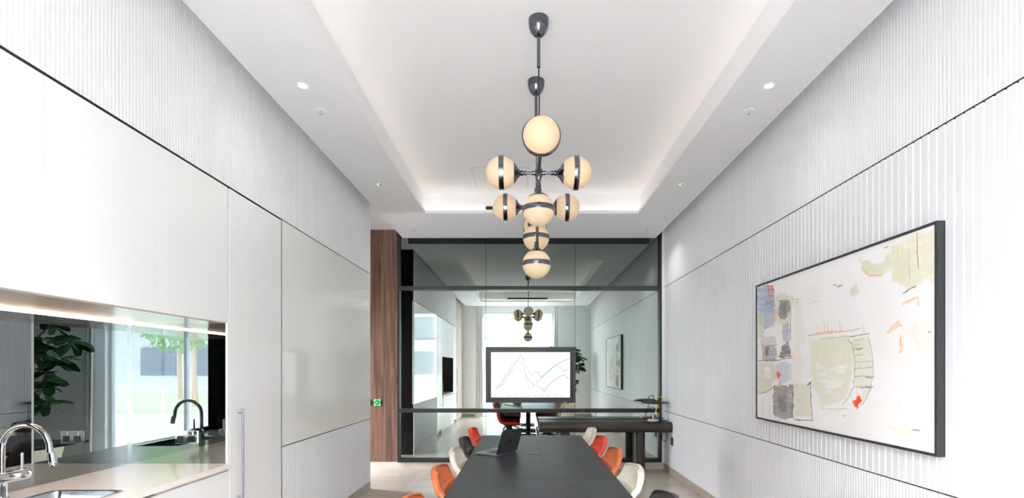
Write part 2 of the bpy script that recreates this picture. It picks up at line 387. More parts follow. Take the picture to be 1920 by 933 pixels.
# worktop with a cut-out for the sink
sx0, sx1, sy0, sy1 = -2.385, -2.02, 1.85, 2.46
w = MB().box(XB, sx0, N0, N1, .855, NZ0).box(sx1, XF+.018, N0, N1, .855, NZ0).box(sx0, sx1, N0, sy0, .855, NZ0).box(sx0, sx1, sy1, N1, .855, NZ0)
tag(obj('countertop', w, M_quartz), 'glossy white quartz worktop with the sink set into it', 'countertop')
def base_cab(y0, y1, lb):
    t = thing('base_cabinet', lb, 'cabinet', ((XF+XB)/2, (y0+y1)/2, 0))
    if y0 < sy1 and y1 > sy0: obj('body', MB().box(XB, XF-.024, y0+.001, y1-.001, .09, .63), M_lacq, t, True)
    else: obj('body', MB().box(XB, XF-.024, y0+.001, y1-.001, .09, .853), M_lacq, t, True)
    obj('plinth', MB().box(XB, XF-.06, y0+.001, y1-.001, 0, .09), M_lacq, t, True)
    obj('door', door_slab(XF, y0+GAPK/2, y1-GAPK/2, .09, .835), M_lacq, t, True, bevel=.0012, seg=1)
base_cab(N0, 1.946, 'white base cabinet nearest the window under the worktop')
base_cab(1.946, 2.559, 'white base cabinet under the sink')
base_cab(2.559, 3.17, 'white base cabinet under the worktop next to the tall cabinet')
# sink
t = thing('sink', 'stainless steel undermounted sink in the white worktop', 'sink', ((sx0+sx1)/2, (sy0+sy1)/2, .66))
def rrect(x0, x1, y0, y1, r, n=6):
    o = []
    for cx, cyy, a in ((x1-r, y1-r, 0), (x0+r, y1-r, PI/2), (x0+r, y0+r, PI), (x1-r, y0+r, 1.5*PI)):
        o += [(cx+r*math.cos(a+k/n*PI/2), cyy+r*math.sin(a+k/n*PI/2)) for k in range(n+1)]
    return o
def loft(mb, rings, cap=True):
    n = len(rings[0]); vs = [p for r in rings for p in r]
    fs = [(i*n+k, i*n+(k+1) % n, (i+1)*n+(k+1) % n, (i+1)*n+k) for i in range(len(rings)-1) for k in range(n)]
    if cap: fs.append(tuple((len(rings)-1)*n+k for k in range(n)))
    return mb.add(vs, fs)
R = [(0, .886, .05), (.008, .8875, .05), (.022, .884, .045), (.030, .86, .04), (.034, .70, .04), (.055, .672, .05)]
obj('basin', loft(MB(), [[(x, y, z) for x, y in rrect(sx0+d-.004, sx1-d+.004, sy0+d-.004, sy1-d+.004, max(.01, r-d*.3))] for d, z, r in R]), M_steel, t, True, smooth=True)
obj('drain', MB().lathe([(.0, .674), (.03, .674), (.04, .678), (.045, .674)], T((sx0+sx1)/2, (sy0+sy1)/2, 0), 24), M_chrome, t, True, smooth=True)
# tap
FX, FY = -2.452, 2.27
t = thing('tap', 'chrome swan-neck tap behind the sink', 'tap', (FX, FY, NZ0))
obj('base', MB().lathe([(.028, NZ0), (.028, NZ0+.008), (.021, NZ0+.014), (.021, .99)], T(FX, FY, 0), 24), M_chrome, t, True, smooth=True)
ar = [(FX, FY, .99), (FX, FY, 1.06)]+[(FX+.112-.112*math.cos(a), FY, 1.126+.112*math.sin(a)) for a in [k*PI/14 for k in range(0, 14)]]+[(FX+.226, FY, 1.10), (FX+.232, FY, 1.085)]
obj('spout', MB().tube(ar, .0125, 16), M_chrome, t, True, smooth=True)
obj('spray_head', MB().tube([(FX+.2315, FY, 1.11), (FX+.2335, FY, 1.10), (FX+.243, FY, 1.052), (FX+.244, FY, 1.046)], [.013, .0155, .0165, .014], 16), M_chrome, t, True, smooth=True)
obj('valve_body', MB().lathe([(.0, -.07), (.026, -.07), (.029, -.065), (.029, .055), (.0275, .058), (.0275, .066), (.029, .069), (.029, .112), (.025, .118), (0, .118)], T(FX, FY, .988) @ rot_to((0, 1, 0)), 28), M_chrome, t, True, smooth=True)
obj('lever', MB().tube([(FX, FY+.092, 1.0), (FX, FY+.092, 1.092)], .0062, 12), M_chrome, t, True, smooth=True)
# socket on the end mirror
t = thing('socket', 'double socket with chrome plate on the end mirror of the niche', 'socket', (-2.2, N1-.003, 1.057))
obj('plate', MB().box(-.073, .073, -.004, .003, -.042, .042), M_chrome, t, bevel=.0015)
for sx in (-.036, .036):
    m = MB().box(sx-.022, sx+.022, -.0055, -.003, -.03, .008)
    obj('outlet', m, M_dark, t, bevel=.001, seg=1)
    obj('rocker', MB().box(sx-.008, sx+.008, -.008, -.003, .014, .034), M_chrome, t, bevel=.001, seg=1)
# glass board
t = thing('glass_board', 'large grey back-painted glass board on the kitchen wall', 'glass board', (XL, 4.96, .886))
obj('glass', MB().box(XL-.028, XL, 3.858, YL-.002, .884, 2.688), M_board, t, True)
obj('edge_profile', MB().box(XL-.03, XL+.001, YL-.002, YL+.003, .884, 2.688), M_white, t, True)

# ---------------------------------------------------------------- ceiling fittings
def downlight(x, y, lb):
    t = thing('downlight', lb, 'downlight', (x, y, ZS), group='recessed ceiling downlights')
    obj('trim_ring', MB().lathe([(.027, .0), (.030, -.003), (.041, -.004), (.043, 0), (.043, .004)], n=32), M_white, t, smooth=True)
    obj('diffuser', MB().lathe([(0, -.001), (.0265, -.001), (.0265, .003), (0, .003)], n=32), M_lamp, t, smooth=True)
    l = bpy.data.lights.new('beam', 'SPOT'); l.energy = DOWNLIGHT_W; l.spot_size = 2.7; l.spot_blend = 1; l.shadow_soft_size = .1; l.color = (1, .98, .95)
    lo = bpy.data.objects.new('beam', l); COL.objects.link(lo); lo.parent = t; lo.location = (0, 0, -.02)
downlight(-1.506, 3.29, 'lit recessed downlight in the ceiling border above the kitchen cabinets')
downlight(1.665, 3.29, 'lit recessed downlight in the ceiling border above the painting')
def sprinkler(x, y, lb, lit=0):
    t = thing('added_beam_fitting' if lit else 'sprinkler_head', lb, 'added_beam_fitting' if lit else 'sprinkler', (x, y, ZS), group='small ceiling fittings with added beams' if lit else 'ceiling sprinkler heads')
    if lit:  # beam added to brighten the far end; kind of fitting unknown
        l = bpy.data.lights.new('beam', 'SPOT'); l.energy = lit; l.spot_size = 2.7; l.spot_blend = 1; l.shadow_soft_size = .08; l.color = (1, .98, .95)
        lo = bpy.data.objects.new('beam', l); COL.objects.link(lo); lo.parent = t; lo.location = (0, 0, -.04)
    obj('rosette', MB().lathe([(0, -.001), (.018, -.002), (.034, -.004), (.036, 0), (.036, .003)], n=28), M_white, t, smooth=True)
    m = MB().tube([(.008, 0, -.002), (.012, 0, -.016), (.003, 0, -.026)], .002, 6).tube([(-.008, 0, -.002), (-.012, 0, -.016), (-.003, 0, -.026)], .002, 6)
    obj('nozzle', m.lathe([(0, -.026), (.011, -.026), (.011, -.029), (0, -.029)], n=16), M_chrome, t, smooth=True)
sprinkler(-1.514, 3.604, 'small sprinkler head next to the downlight above the kitchen cabinets')
sprinkler(1.673, 3.604, 'small sprinkler head next to the downlight above the painting')
sprinkler(-1.512, 6.63, 'tiny ceiling fitting with added beam in the border corner by the walnut panel', 26)
sprinkler(1.675, 6.63, 'tiny ceiling fitting with added beam in the border corner above the console desk', 24)
def emergency(x, y, lb):
    t = thing('emergency_light', lb, 'emergency light', (x, y, ZS), group='green emergency lights in the ceiling')
    obj('housing', MB().lathe([(0, -.002), (.028, -.003), (.034, -.002), (.035, .003)], n=28), M_white, t, smooth=True)
    obj('lens', MB().lathe([(0, -.009), (.010, -.008), (.014, -.003), (.014, 0)], n=16), M_chrome, t, smooth=True)
    obj('indicator', MB().lathe([(0, -.008), (.011, -.007), (.013, -.002), (.013, 0)], T(-.018, 0, 0), n=12), M_green, t, smooth=True)
emergency(-1.50, 5.04, 'green-lit emergency light in the ceiling border above the grey glass board')
emergency(1.645, 5.04, 'green-lit emergency light in the ceiling border between painting and glass wall')
emergency(-1.50, 1.667, 'green-lit emergency light above the kitchen, seen mirrored in the glass wall')
emergency(1.645, 1.667, 'green-lit emergency light above the painting wall, seen mirrored in the glass wall')
# cove light strips standing on the ledge of the tray
for lb, bx in (('warm cove light strip along the kitchen side of the ceiling tray', (-1.272, -1.262, .75, 6.03)), ('warm cove light strip along the painting side of the ceiling tray', (1.449, 1.459, .75, 6.03)),
               ('warm cove light strip at the glass wall end of the ceiling tray', (-1.2, 1.4, 6.03, 6.045)), ('warm cove light strip at the window end of the ceiling tray', (-1.2, 1.4, .705, .715))):
    tag(obj('light_strip', MB().box(*bx, 3.4655, 3.473), M_led), lb, 'light strip')
for lb, y0, y1 in (('black slot air vent in the tray end by the glass wall', 6.068, 6.0765), ('black slot air vent in the tray end by the window', .6985, .707)):
    t = thing('air_vent', lb, 'air vent', (.09, y0, 3.52))
    obj('slot', MB().box(-.48, .66, y0+.002, y1, 3.503, 3.537), M_gap, t, True)
    f = MB(); a = 3.499; f.box(-.484, .664, y0, y1, a, a+.004); f.box(-.484, .664, y0, y1, 3.537, 3.541); f.box(-.484, -.48, y0, y1, 3.503, 3.537); f.box(.66, .664, y0, y1, 3.503, 3.537)
    obj('frame', f, M_frame, t, True)
t = thing('access_panel', 'square white access hatch in the tray ceiling', 'access panel', (-.27, 5.59, ZC))
obj('hatch', MB().box(-.306, .306, -.296, .296, -.003, .004), M_ceil, t)
f = MB(); 
for bx in ((-.314, -.309, -.304, .304), (.309, .314, -.304, .304), (-.309, .309, -.304, -.299), (-.309, .309, .299, .304)): f.box(*bx, -.0025, .003)
obj('frame', f, mat('hatch frame', (190, 190, 192), .6), t)

# ---------------------------------------------------------------- chandelier
CX, CZ = .0906, 2.735; YA, YM, YZ = 3.05, 3.375, 3.70; GR = .099
ch = thing('chandelier', 'gunmetal chandelier with nine banded opal glass globes over the table', 'chandelier', (CX, YM, ZC))
for y in (YA, YZ):
    obj('canopy', MB().lathe([(0, ZC-.108), (.014, ZC-.107), (.03, ZC-.098), (.05, ZC-.075), (.061, ZC-.045), (.065, ZC-.012), (.065, ZC)], T(CX, y, 0), 32), M_gun, ch, True, smooth=True)
    obj('drop_rod', MB().tube([(CX, y, ZC-.09), (CX, y, ZC-.30)], .011, 14), M_gun, ch, True, smooth=True)
    obj('cable', MB().tube([(CX, y, ZC-.30), (CX+.004, y, ZC-.5), (CX, y, ZC-.75), (CX, y, CZ)], .0045, 8), M_dark, ch, True, smooth=True)
    hub = MB().lathe([(.012, CZ+.06), (.017, CZ+.055), (.017, CZ+.03), (.024, CZ+.022), (.024, CZ-.022), (.017, CZ-.03), (.013, CZ-.05), (.013, CZ-.10), (.018, CZ-.105), (.018, CZ-.118), (.012, CZ-.125)], T(CX, y, 0), 20)
    obj('hub', hub, M_gun, ch, True, smooth=True)
    obj('cross_arm', MB().tube([(CX-.115, y, CZ), (CX+.115, y, CZ)], .0085, 12).tube([(CX-.045, y, CZ), (CX+.045, y, CZ)], .013, 12), M_gun, ch, True, smooth=True)
obj('spine', MB().tube([(CX, 2.68, CZ), (CX, 4.07, CZ)], .0125, 14), M_gun, ch, True, smooth=True)
obj('drop_stem', MB().tube([(CX, YM, CZ), (CX, YM, 2.35)], .010, 12).lathe([(.02, CZ-.025), (.02, CZ+.025)], T(CX, YM, 0), 16), M_gun, ch, True, smooth=True)
def globe(c, d):
    """c centre, d direction from the arm to the globe"""
    Mx = T(*c) @ rot_to(d); n = 28; pr = []
    for k in range(n+1):
        a = -PI/2+PI*k/n; pr.append((GR*math.cos(a), GR*math.sin(a)))
    g = obj('globe', MB().lathe(pr, Mx, 40), M_globe, ch, True, smooth=True)
    obj('band', MB().lathe([(GR-.002, -.0155), (GR+.004, -.0155), (GR+.0045, -.013), (GR+.0045, .013), (GR+.004, .0155), (GR-.002, .0155)], Mx, 40), M_gun, g, smooth=True)
    cp = [(.0, -.155), (.011, -.155), (.016, -.152), (.016, -.146), (.011, -.142), (.011, -.138), (.018, -.132), (.018, -.127), (.014, -.124), (.022, -.112), (.036, -.099), (.054, -.0875), (.062, -.082), (.0625, -.079), (.05, -.078)]
    obj('cap', MB().lathe(cp, Mx, 32), M_gun, g, smooth=True)
for y in (YA, YZ):
    globe((CX-.2335, y, CZ), (-1, 0, 0)); globe((CX+.2335, y, CZ), (1, 0, 0)); globe((CX, y, 2.503), (0, 0, -1))
globe((CX, 2.57, CZ), (0, -1, 0)); globe((CX, 4.18, CZ), (0, 1, 0)); globe((CX-.005, YM, 2.232), (0, 0, -1))

# ---------------------------------------------------------------- display screen on the glass wall
tv = thing('display_screen', 'wall display with a line chart mounted on the glass wall', 'display screen', (.095, D, 1.003))
x0, x1, z0, z1 = -.5676, .757, 1.003, 1.827
f = MB()
def fr(mb, x0, x1, z0, z1, t, y0, y1):
    mb.box(x0, x0+t, y0, y1, z0, z1); mb.box(x1-t, x1, y0, y1, z0, z1); mb.box(x0+t, x1-t, y0, y1, z0, z0+t); mb.box(x0+t, x1-t, y0, y1, z1-t, z1)
fr(f, x0, x1, z0, z1, .026, 7.135, 7.276)
obj('surround', f, mat('grey metal surround', (70, 71, 74), .45, metal=.3), tv, True)
obj('housing', MB().box(x0+.026, x1-.026, 7.158, 7.27, z0+.026, z1-.026), mat('dark display housing', (40, 41, 43), .35), tv, True)
sx, sz, sw, sh = -.492, 1.0806, 1.170, .670
bz = MB(); fr(bz, sx-.009, sx+sw+.009, sz-.009, sz+sh+.009, .009, 7.149, 7.158); obj('bezel', bz, M_dark, tv, True)
scr = obj('screen', MB().box(sx, sx+sw, 7.153, 7.158, sz, sz+sh), mat('lit white screen', (20, 20, 20), .4, em=(252, 253, 255), es=.97), tv, True)
def em(c): return mat('chart ink', (10, 10, 10), .5, em=c, es=.87)
def chart(pts, c, wd, dy):
    mb = MB()
    for (a, b2), (c2, d2) in zip(pts, pts[1:]):
        p = Vector((sx+a*sw, 7.1525-dy, sz+sh-b2*sh)); q = Vector((sx+c2*sw, 7.1525-dy, sz+sh-d2*sh)); u = (q-p).normalized()
        nrm = Vector((-u.z, 0, u.x))*wd/2; p = p-u*wd*.3; q = q+u*wd*.3
        mb.add([p-nrm, q-nrm, q+nrm, p+nrm], [(0, 1, 2, 3)])
    return obj('chart_line', mb, em(c), scr, fix=False)
B1, B2, R1, R2, G1 = (176, 212, 226), (96, 164, 214), (246, 190, 180), (242, 122, 98), (214, 220, 228)
chart([(0.065,0.783),(0.173,0.58),(0.256,0.464),(0.339,0.319),(0.405,0.464),(0.43,0.493),(0.48,0.797),(0.538,0.739),(0.605,0.623),(0.654,0.522),(.8,.3)], G1, .007, 0)
chart([(0.056,0.826),(0.14,0.696),(0.181,0.493),(0.231,0.458),(0.272,0.362),(0.322,0.203),(0.38,0.049),(0.439,0.29),(0.513,0.516),(0.56,0.42),(0.596,0.441),(0.638,0.571)], B1, .007, .0002)
chart([(0.638,0.571),(0.738,0.406),(0.812,0.29),(0.904,0.203),(0.987,0.145)], B2, .007, .0004)
chart([(0.812,0.29),(0.87,0.333),(0.934,0.42),(0.957,0.377),(0.983,0.42)], (160, 204, 230), .006, .0006)
chart([(0.056,0.826),(0.173,0.681),(0.214,0.507),(0.272,0.275),(0.314,0.183),(0.38,0.232),(0.43,0.406),(0.472,0.609),(0.538,0.725),(0.638,0.774)], R1, .007, .0008)
chart([(0.638,0.774),(0.674,0.875),(0.721,0.725),(0.754,0.701),(0.796,0.623),(0.854,0.557),(0.92,0.493),(0.983,0.594)], R2, .007, .001)
ax = MB().box(sx+.05, sx+sw-.03, 7.1518, 7.1525, sz+.045, sz+.0475)
obj('chart_axis', ax, em((222, 226, 230)), scr)
ax = MB()
for k in range(11): ax.box(sx+.045+k*.098, sx+.082+k*.098, 7.1518, 7.1525, sz+.020, sz+.027)
obj('axis_lettering', ax, em((196, 198, 202)), scr)
obj('indicator', MB().lathe([(0, 0), (.007, 0), (.008, .004), (0, .004)], T(.095, 7.15, sz-.004) @ rot_to((0, -1, 0)), 12), mat('red indicator', (200, 60, 30), .4, em=(255, 80, 40), es=.6), tv, True)

# ---------------------------------------------------------------- exit button and plate on the walnut
t = thing('exit_button', 'green exit button on the walnut panel', 'button', (-2.206, 7.27, 1.0))
obj('plate', MB().box(-.05, .05, -.012, .002, -.05, .05), mat('bright green plastic', (30, 170, 70), .4, em=(30, 200, 80), es=.35), t, bevel=.004)
M_mark = mat('pale green marks', (150, 240, 170), .4, em=(120, 255, 160), es=.6)
for a in (-1, 1):
    for b2 in (-1, 1): obj('corner_mark', MB().prism([(a*.046, b2*.046), (a*.018, b2*.046), (a*.018, b2*.036), (a*.034, b2*.036), (a*.034, b2*.018), (a*.046, b2*.018)], -.0135, -.011, 'y'), M_mark, t)
obj('push_pad', MB().box(-.026, .026, -.018, -.011, -.022, .022), mat('dark green pad', (20, 70, 45), .3), t, bevel=.003)
m = MB().prism([(-.02, 0), (-.008, .011), (-.008, .005), (.018, .005), (.018, -.005), (-.008, -.005), (-.008, -.011)], -.0195, -.0175, 'y')
obj('arrow', m, mat('white print', (235, 245, 238), .4, em=(230, 255, 240), es=.4), t)
t = thing('switch_plate', 'grey metal switch plate beside the green exit button', 'switch', (-2.345, 7.27, .995))
obj('plate', MB().box(-.055, .055, -.01, .002, -.043, .043), M_steel, t, bevel=.002)
obj('rocker', MB().box(-.02, .02, -.014, -.009, -.03, .03), M_white, t, bevel=.002)
obj('rocker', MB().box(.024, .046, -.014, -.009, -.03, .03), M_dark, t, bevel=.002)
t = thing('wall_socket', 'black double wall socket low on the ribbed wall by the console desk', 'socket', (XR, 6.85, .477))
obj('plate', MB().box(-.010, .002, -.05, .05, -.055, .055), M_dark, t, bevel=.002)
for z in (-.025, .025): obj('outlet', MB().box(-.012, -.008, -.022, .022, z-.018, z+.018), mat('socket face', (45, 45, 48), .3), t, bevel=.0012, seg=1)

# ---------------------------------------------------------------- console desk
t = thing('console_desk', 'dark bronze console desk with rounded front against the glass wall', 'desk', (1.15, 7.05, 0))
pr = [(7.222, .748), (6.88, .748)]+[(6.88-.074*math.sin(a), .674+.074*math.cos(a)) for a in [k*PI/16 for k in range(1, 16)]]+[(6.88, .600), (7.222, .600)]
obj('top', MB().prism(pr, .215, 2.072, 'x'), M_bronze, t, True, smooth=True)
obj('end_cap', MB().prism([(y*.985+.1035, z) for y, z in pr], 2.072, 2.086, 'x'), mat('darker bronze cap', (52, 47, 43), .45, metal=.5), t, True, smooth=True)
for x in (.57, 1.663):
    obj('leg', MB().lathe([(.09, 0), (.09, .605)], T(x, 7.03, 0), 40), M_bronze, t, True, smooth=True)
# desk lamp
LX, LY, LZ = 1.876, 7.045, .748
t = thing('desk_lamp', 'table lamp with black disc shade, brass stem and white marble base', 'lamp', (LX, LY, LZ))
obj('base', MB().lathe([(0, .022), (.078, .022), (.083, .018), (.083, .003), (.08, 0), (0, 0)], n=40), M_marble, t, smooth=True)
st = bez([(.0, 0, .02), (.003, 0, .05), (.012, 0, .075), (.034, 0, .095), (.043, 0, .13), (.046, 0, .22), (.053, 0, .30), (.064, 0, .325), (.10, 0, .345), (.122, 0, .342), (.130, 0, .315), (.130, 0, .285)], 6)
obj('stem', MB().tube(st, .0075, 12), M_brass, t, smooth=True)
obj('shade', MB().lathe([(0, .252), (.10, .249), (.185, .258), (.193, .263), (.188, .269), (.15, .281), (.08, .292), (.03, .295), (0, .295)], T(.017, 0, 0), 48), M_dark, t, smooth=True)
cb = bez([(LX+.095, LY+.06, .7525), (LX+.11, LY+.05, .7525), (LX+.14, LY+.02, .775), (LX+.12, LY-.04, .80), (LX+.09, LY-.02, .77), (LX+.12, LY+.03, .757), (LX+.16, LY+.02, .79), (LX+.15, LY-.05, .76), (LX+.17, LY-.08, .757)], 6)
tag(obj('power_cord', MB().tube(cb, .0035, 8), M_dark, smooth=True), 'black lamp cord coiled on the console desk by the ribbed wall', 'cord')
cb = bez([(2.03, 7.10, .594), (2.035, 7.06, .57), (2.0, 7.02, .50), (2.03, 6.98, .455), (2.065, 6.97, .50), (2.06, 7.0, .57), (2.05, 7.02, .594)], 7)
tag(obj('power_cord', MB().tube(cb, .004, 8), M_dark, smooth=True), 'black cord looping down under the console desk', 'cord')

# ---------------------------------------------------------------- tables
def table(y0, y1, lb, flap):
    TX0, TX1 = -.475, .642
    t = thing('conference_table', lb, 'table', ((TX0+TX1)/2, (y0+y1)/2, 0))
    obj('tabletop', MB().box(TX0, TX1, y0+.001, y1-.001, .717, .745), M_oak, t, True, bevel=.0025)
    for y in (y0+.45, y1-.55):
        c = MB().lathe([(.04, .03), (.04, .70)], T(.083, y, 0), 28).box(-.25, .42, y-.05, y+.05, .70, .717)
        obj('column', c, M_dark, t, True, smooth=True)
        for k in range(4):
            a = PI/4+k*PI/2; u = Vector((math.cos(a), math.sin(a), 0)); p = Vector((.083, y, 0)); w = Vector((-u.y, u.x, 0))
            q = []
            for r, hw, zz in ((.03, .03, .06), (.25, .02, .028)): q += [p+u*r+w*hw, p+u*r-w*hw, p+u*r-w*hw+Vector((0, 0, zz)), p+u*r+w*hw+Vector((0, 0, zz))]
            obj('foot', MB().add(q, [(3, 2, 1, 0), (4, 5, 6, 7), (0, 1, 5, 4), (1, 2, 6, 5), (2, 3, 7, 6), (3, 0, 4, 7)]), M_dark, t, True)
    if flap:
        obj('cable_flap', MB().box(.048, .128, 4.27, 4.51, .7445, .7475), mat('dark grey flap', (70, 71, 74), .4, metal=.4), t, True, bevel=.001, seg=1)
        obj('flap_rim', MB().box(.040, .047, 4.265, 4.515, .744, .749).box(.129, .136, 4.265, 4.515, .744, .749), M_dark, t, True)
table(3.317, 5.52, 'black oak conference table nearer the glass wall, with the laptop on it', True)
table(1.113, 3.316, 'black oak conference table nearer the window, butted against the one with the laptop', False)
# laptop
LD = Vector((-.845, .534, 0)); HB = Vector((-.160, 4.318, .745))
t = thing('laptop', 'open dark grey laptop angled on the black table', 'laptop', HB, math.atan2(.534, -.845))
hw = .163
def rslab(mb, pts, z0, z1): return mb.prism(pts, z0, z1, 'z')
bs = obj('base', rslab(MB(), rrect(.0, .228, -hw, hw, .012, 4), .002, .015), M_alu2, t, bevel=.0012, seg=1)
obj('keyboard', MB().box(.045, .130, -hw+.025, hw-.025, .015, .0158), M_dark, bs)
obj('trackpad', MB().box(.140, .215, -.06, .06, .015, .0156), M_alu, bs)
lm = T(-.002, 0, .013) @ Matrix.Rotation(-.30, 4, 'Y')      # lid leans back away from the keyboard
def tf(mb): mb.v = [tuple(lm @ Vector(p)) for p in mb.v]; return mb
lid = MB(); lid.prism([(y, z) for y, z in rrect(-hw, hw, 0, .218, .012, 4)], -.006, 0, 'x')
lo = obj('lid', tf(lid), M_alu, t, bevel=.001, seg=1)
obj('screen', tf(MB().box(0, .0008, -hw+.008, hw-.008, .012, .210)), mat('dark laptop screen', (12, 12, 14), .1), lo)
ap = [(.0165*math.cos(a)*(1 if not (-.5 < a < .5) else .78)*(1+.06*math.cos(2*a)), .109+.0175*math.sin(a)*(1-.08*(abs(math.sin(a)) > .93))) for a in [(-PI+k*2*PI/28) for k in range(28)]]
lg = MB().prism(ap, -.0068, -.0059, 'x').prism([(0, .128), (.005, .1285), (.007, .135), (.002, .1335)], -.0068, -.0059, 'x')
obj('logo', tf(lg), mat('black polished logo', (8, 8, 10), .1), lo)

# ---------------------------------------------------------------- chairs
KEY = [(-.264, .852, .218), (-.246, .788, .222), (-.235, .755, .225), (-.228, .742, .226), (-.214, .730, .227), (-.202, .712, .229), (-.188, .67, .233), (-.174, .61, .238), (-.155, .55, .243), (-.115, .50, .245), (-.05, .476, .245), (.06, .468, .242), (.15, .470, .238), (.20, .467, .235), (.232, .455, .23)]
PATH = bez(KEY, 4); NR, NJ = len(PATH), 16
LEN = [0]
for a, b2 in zip(PATH, PATH[1:]): LEN.append(LEN[-1]+math.hypot(b2.x-a.x, b2.y-a.y))
SEAM_ROW = 13
def shell_pt(r, u):
    x, z, w = PATH[r]
    for e, rad in ((LEN[r], .075), (LEN[-1]-LEN[r], .07)):           # rounded corners at top and seat front
        if e < rad: w -= rad-math.sqrt(max(0, rad*rad-(rad-e)**2))
    k = max(0, min(1, (z-.47)/.09))
    crown = .012*u*u*max(0, 1-LEN[r]/.1)
    return Vector((x+k*.032*abs(u)**2.4, u*w, z+(1-k)*.035*abs(u)**3-crown))
def make_chair(kind, label):
    t = thing('dining_chair', label, 'chair', group=None)
    F = [[shell_pt(r, -1+2*j/NJ) for j in range(NJ+1)] for r in range(NR)]
    def nrm(r, j):
        a = F[min(r+2, NR-1)][j]-F[max(r-2, 0)][j]; b = F[r][min(j+1, NJ)]-F[r][max(j-1, 0)]
        return b.cross(a).normalized()
    sgn = 1 if nrm(4, NJ//2).x < 0 else -1
    N = [[nrm(max(2, min(NR-3, r)), max(2, min(NJ-2, j)))*sgn for j in range(NJ+1)] for r in range(NR)]
    TH = .034
    B = [[F[r][j]+N[r][j]*TH for j in range(NJ+1)] for r in range(NR)]
    W1 = NJ+1; mb = MB()
    mb.add([p for q in F for p in q]+[p for q in B for p in q], [])
    nb = NR*W1
    for r in range(NR-1):
        for j in range(NJ):
            a, b, c, d = r*W1+j, r*W1+j+1, (r+1)*W1+j+1, (r+1)*W1+j
            mb.f.append((a, b, c, d)); mb.f.append((nb+d, nb+c, nb+b, nb+a))
    loop = [(0, j) for j in range(NJ)]+[(r, NJ) for r in range(NR-1)]+[(NR-1, j) for j in range(NJ, 0, -1)]+[(r, 0) for r in range(NR-1, 0, -1)]
    nl = len(loop); mids = []
    for m_, wgt in ((.2, .008), (.5, .011), (.8, .008)):
        s0 = len(mb.v)
        for r, j in loop:
            o = Vector((0, 0, 0))
            o += (F[r][j]-F[r][j-1]).normalized() if j == NJ else ((F[r][0]-F[r][1]).normalized() if j == 0 else Vector((0, 0, 0)))
            if r == 0: o += (F[0][j]-F[1][j]).normalized()
            if r == NR-1: o += (F[r][j]-F[r-1][j]).normalized()
            mb.v.append(tuple(F[r][j]*(1-m_)+B[r][j]*m_+o.normalized()*wgt))
        mids.append(s0)
    rows = [[r*W1+j for r, j in loop]]+[[s0+k for k in range(nl)] for s0 in mids]+[[nb+r*W1+j for r, j in loop]]
    for A, Bq in zip(rows, rows[1:]):
        for k in range(nl): mb.f.append((A[k], A[(k+1) % nl], Bq[(k+1) % nl], Bq[k]))
    sh = obj('shell', mb, LEATHER[kind], t, smooth=True)
    for e in sh.data.edges: e.use_edge_sharp = False
    R2 = range(NR-8, -1, -1)
    ed = [F[r][0]-N[r][0]*.001 for r in R2]+[F[0][j] for j in range(1, NJ)]+[F[r][NJ]-N[r][NJ]*.001 for r in range(0, NR-7)]
    obj('piping', MB().tube(ed, .0048, 8), SEAM[kind], sh, smooth=True)
    obj('seam', MB().tube([F[SEAM_ROW][j]-N[SEAM_ROW][j]*.0005 for j in range(1, NJ)], .0032, 8), SEAM[kind], sh, smooth=True)
    obj('column', MB().lathe([(.028, .06), (.028, .40), (.075, .425), (.09, .445)], n=24), M_dark, t, smooth=True)
    for k in range(4):
        a = PI/4+k*PI/2; u = Vector((math.cos(a), math.sin(a), 0))
        lg = obj('leg', MB().tube([u*.015+Vector((0, 0, .095)), u*.12+Vector((0, 0, .08)), u*.27+Vector((0, 0, .026))], [.018, .014, .010], 10), M_dark, t, smooth=True)
        obj('glide', MB().lathe([(.014, 0), (.016, .004), (.016, .018), (.009, .022)], T(u.x*.262, u.y*.262, 0), 14), M_dark, lg, smooth=True)
    return t
GC = 'chairs around the conference tables'
proto = {}
def chair(kind, x, y, rz, label):
    if kind not in proto:
        proto[kind] = make_chair(kind, label); o = proto[kind]; o.location = (x, y, 0); o.rotation_euler.z = rz
    else: o = dup(proto[kind], label, (x, y, 0), rz)
    o['group'] = GC; return o
XCL, XCR = -.315, .495
chair('tan', XCL-.012, 2.42, .02, 'tan leather chair on the kitchen side, the one nearest the window')
chair('tan', XCL, 3.21, .0, 'tan leather chair on the kitchen side beside the table joint')
chair('cream', XCL, 3.94, .0, 'cream leather chair on the kitchen side between tan and charcoal chairs')
chair('charcoal', XCL-.006, 4.59, .0, 'charcoal leather chair beside the laptop between cream and red chairs')
chair('red', XCL, 5.30, .0, 'red leather chair on the kitchen side at the glass wall end')
chair('charcoal', XCR, 2.49, PI, 'charcoal leather chair on the painting side, beside the cream chair')
chair('cream', XCR, 3.25, PI, 'cream leather chair on the painting side between charcoal and tan chairs')
chair('tan', XCR, 3.94, PI, 'tan leather chair on the painting side between cream and red chairs')
chair('red', XCR, 4.66, PI, 'red leather chair on the painting side, second from the glass wall')
chair('cream', XCR, 5.32, PI, 'cream leather chair in front of the console desk at the table end')

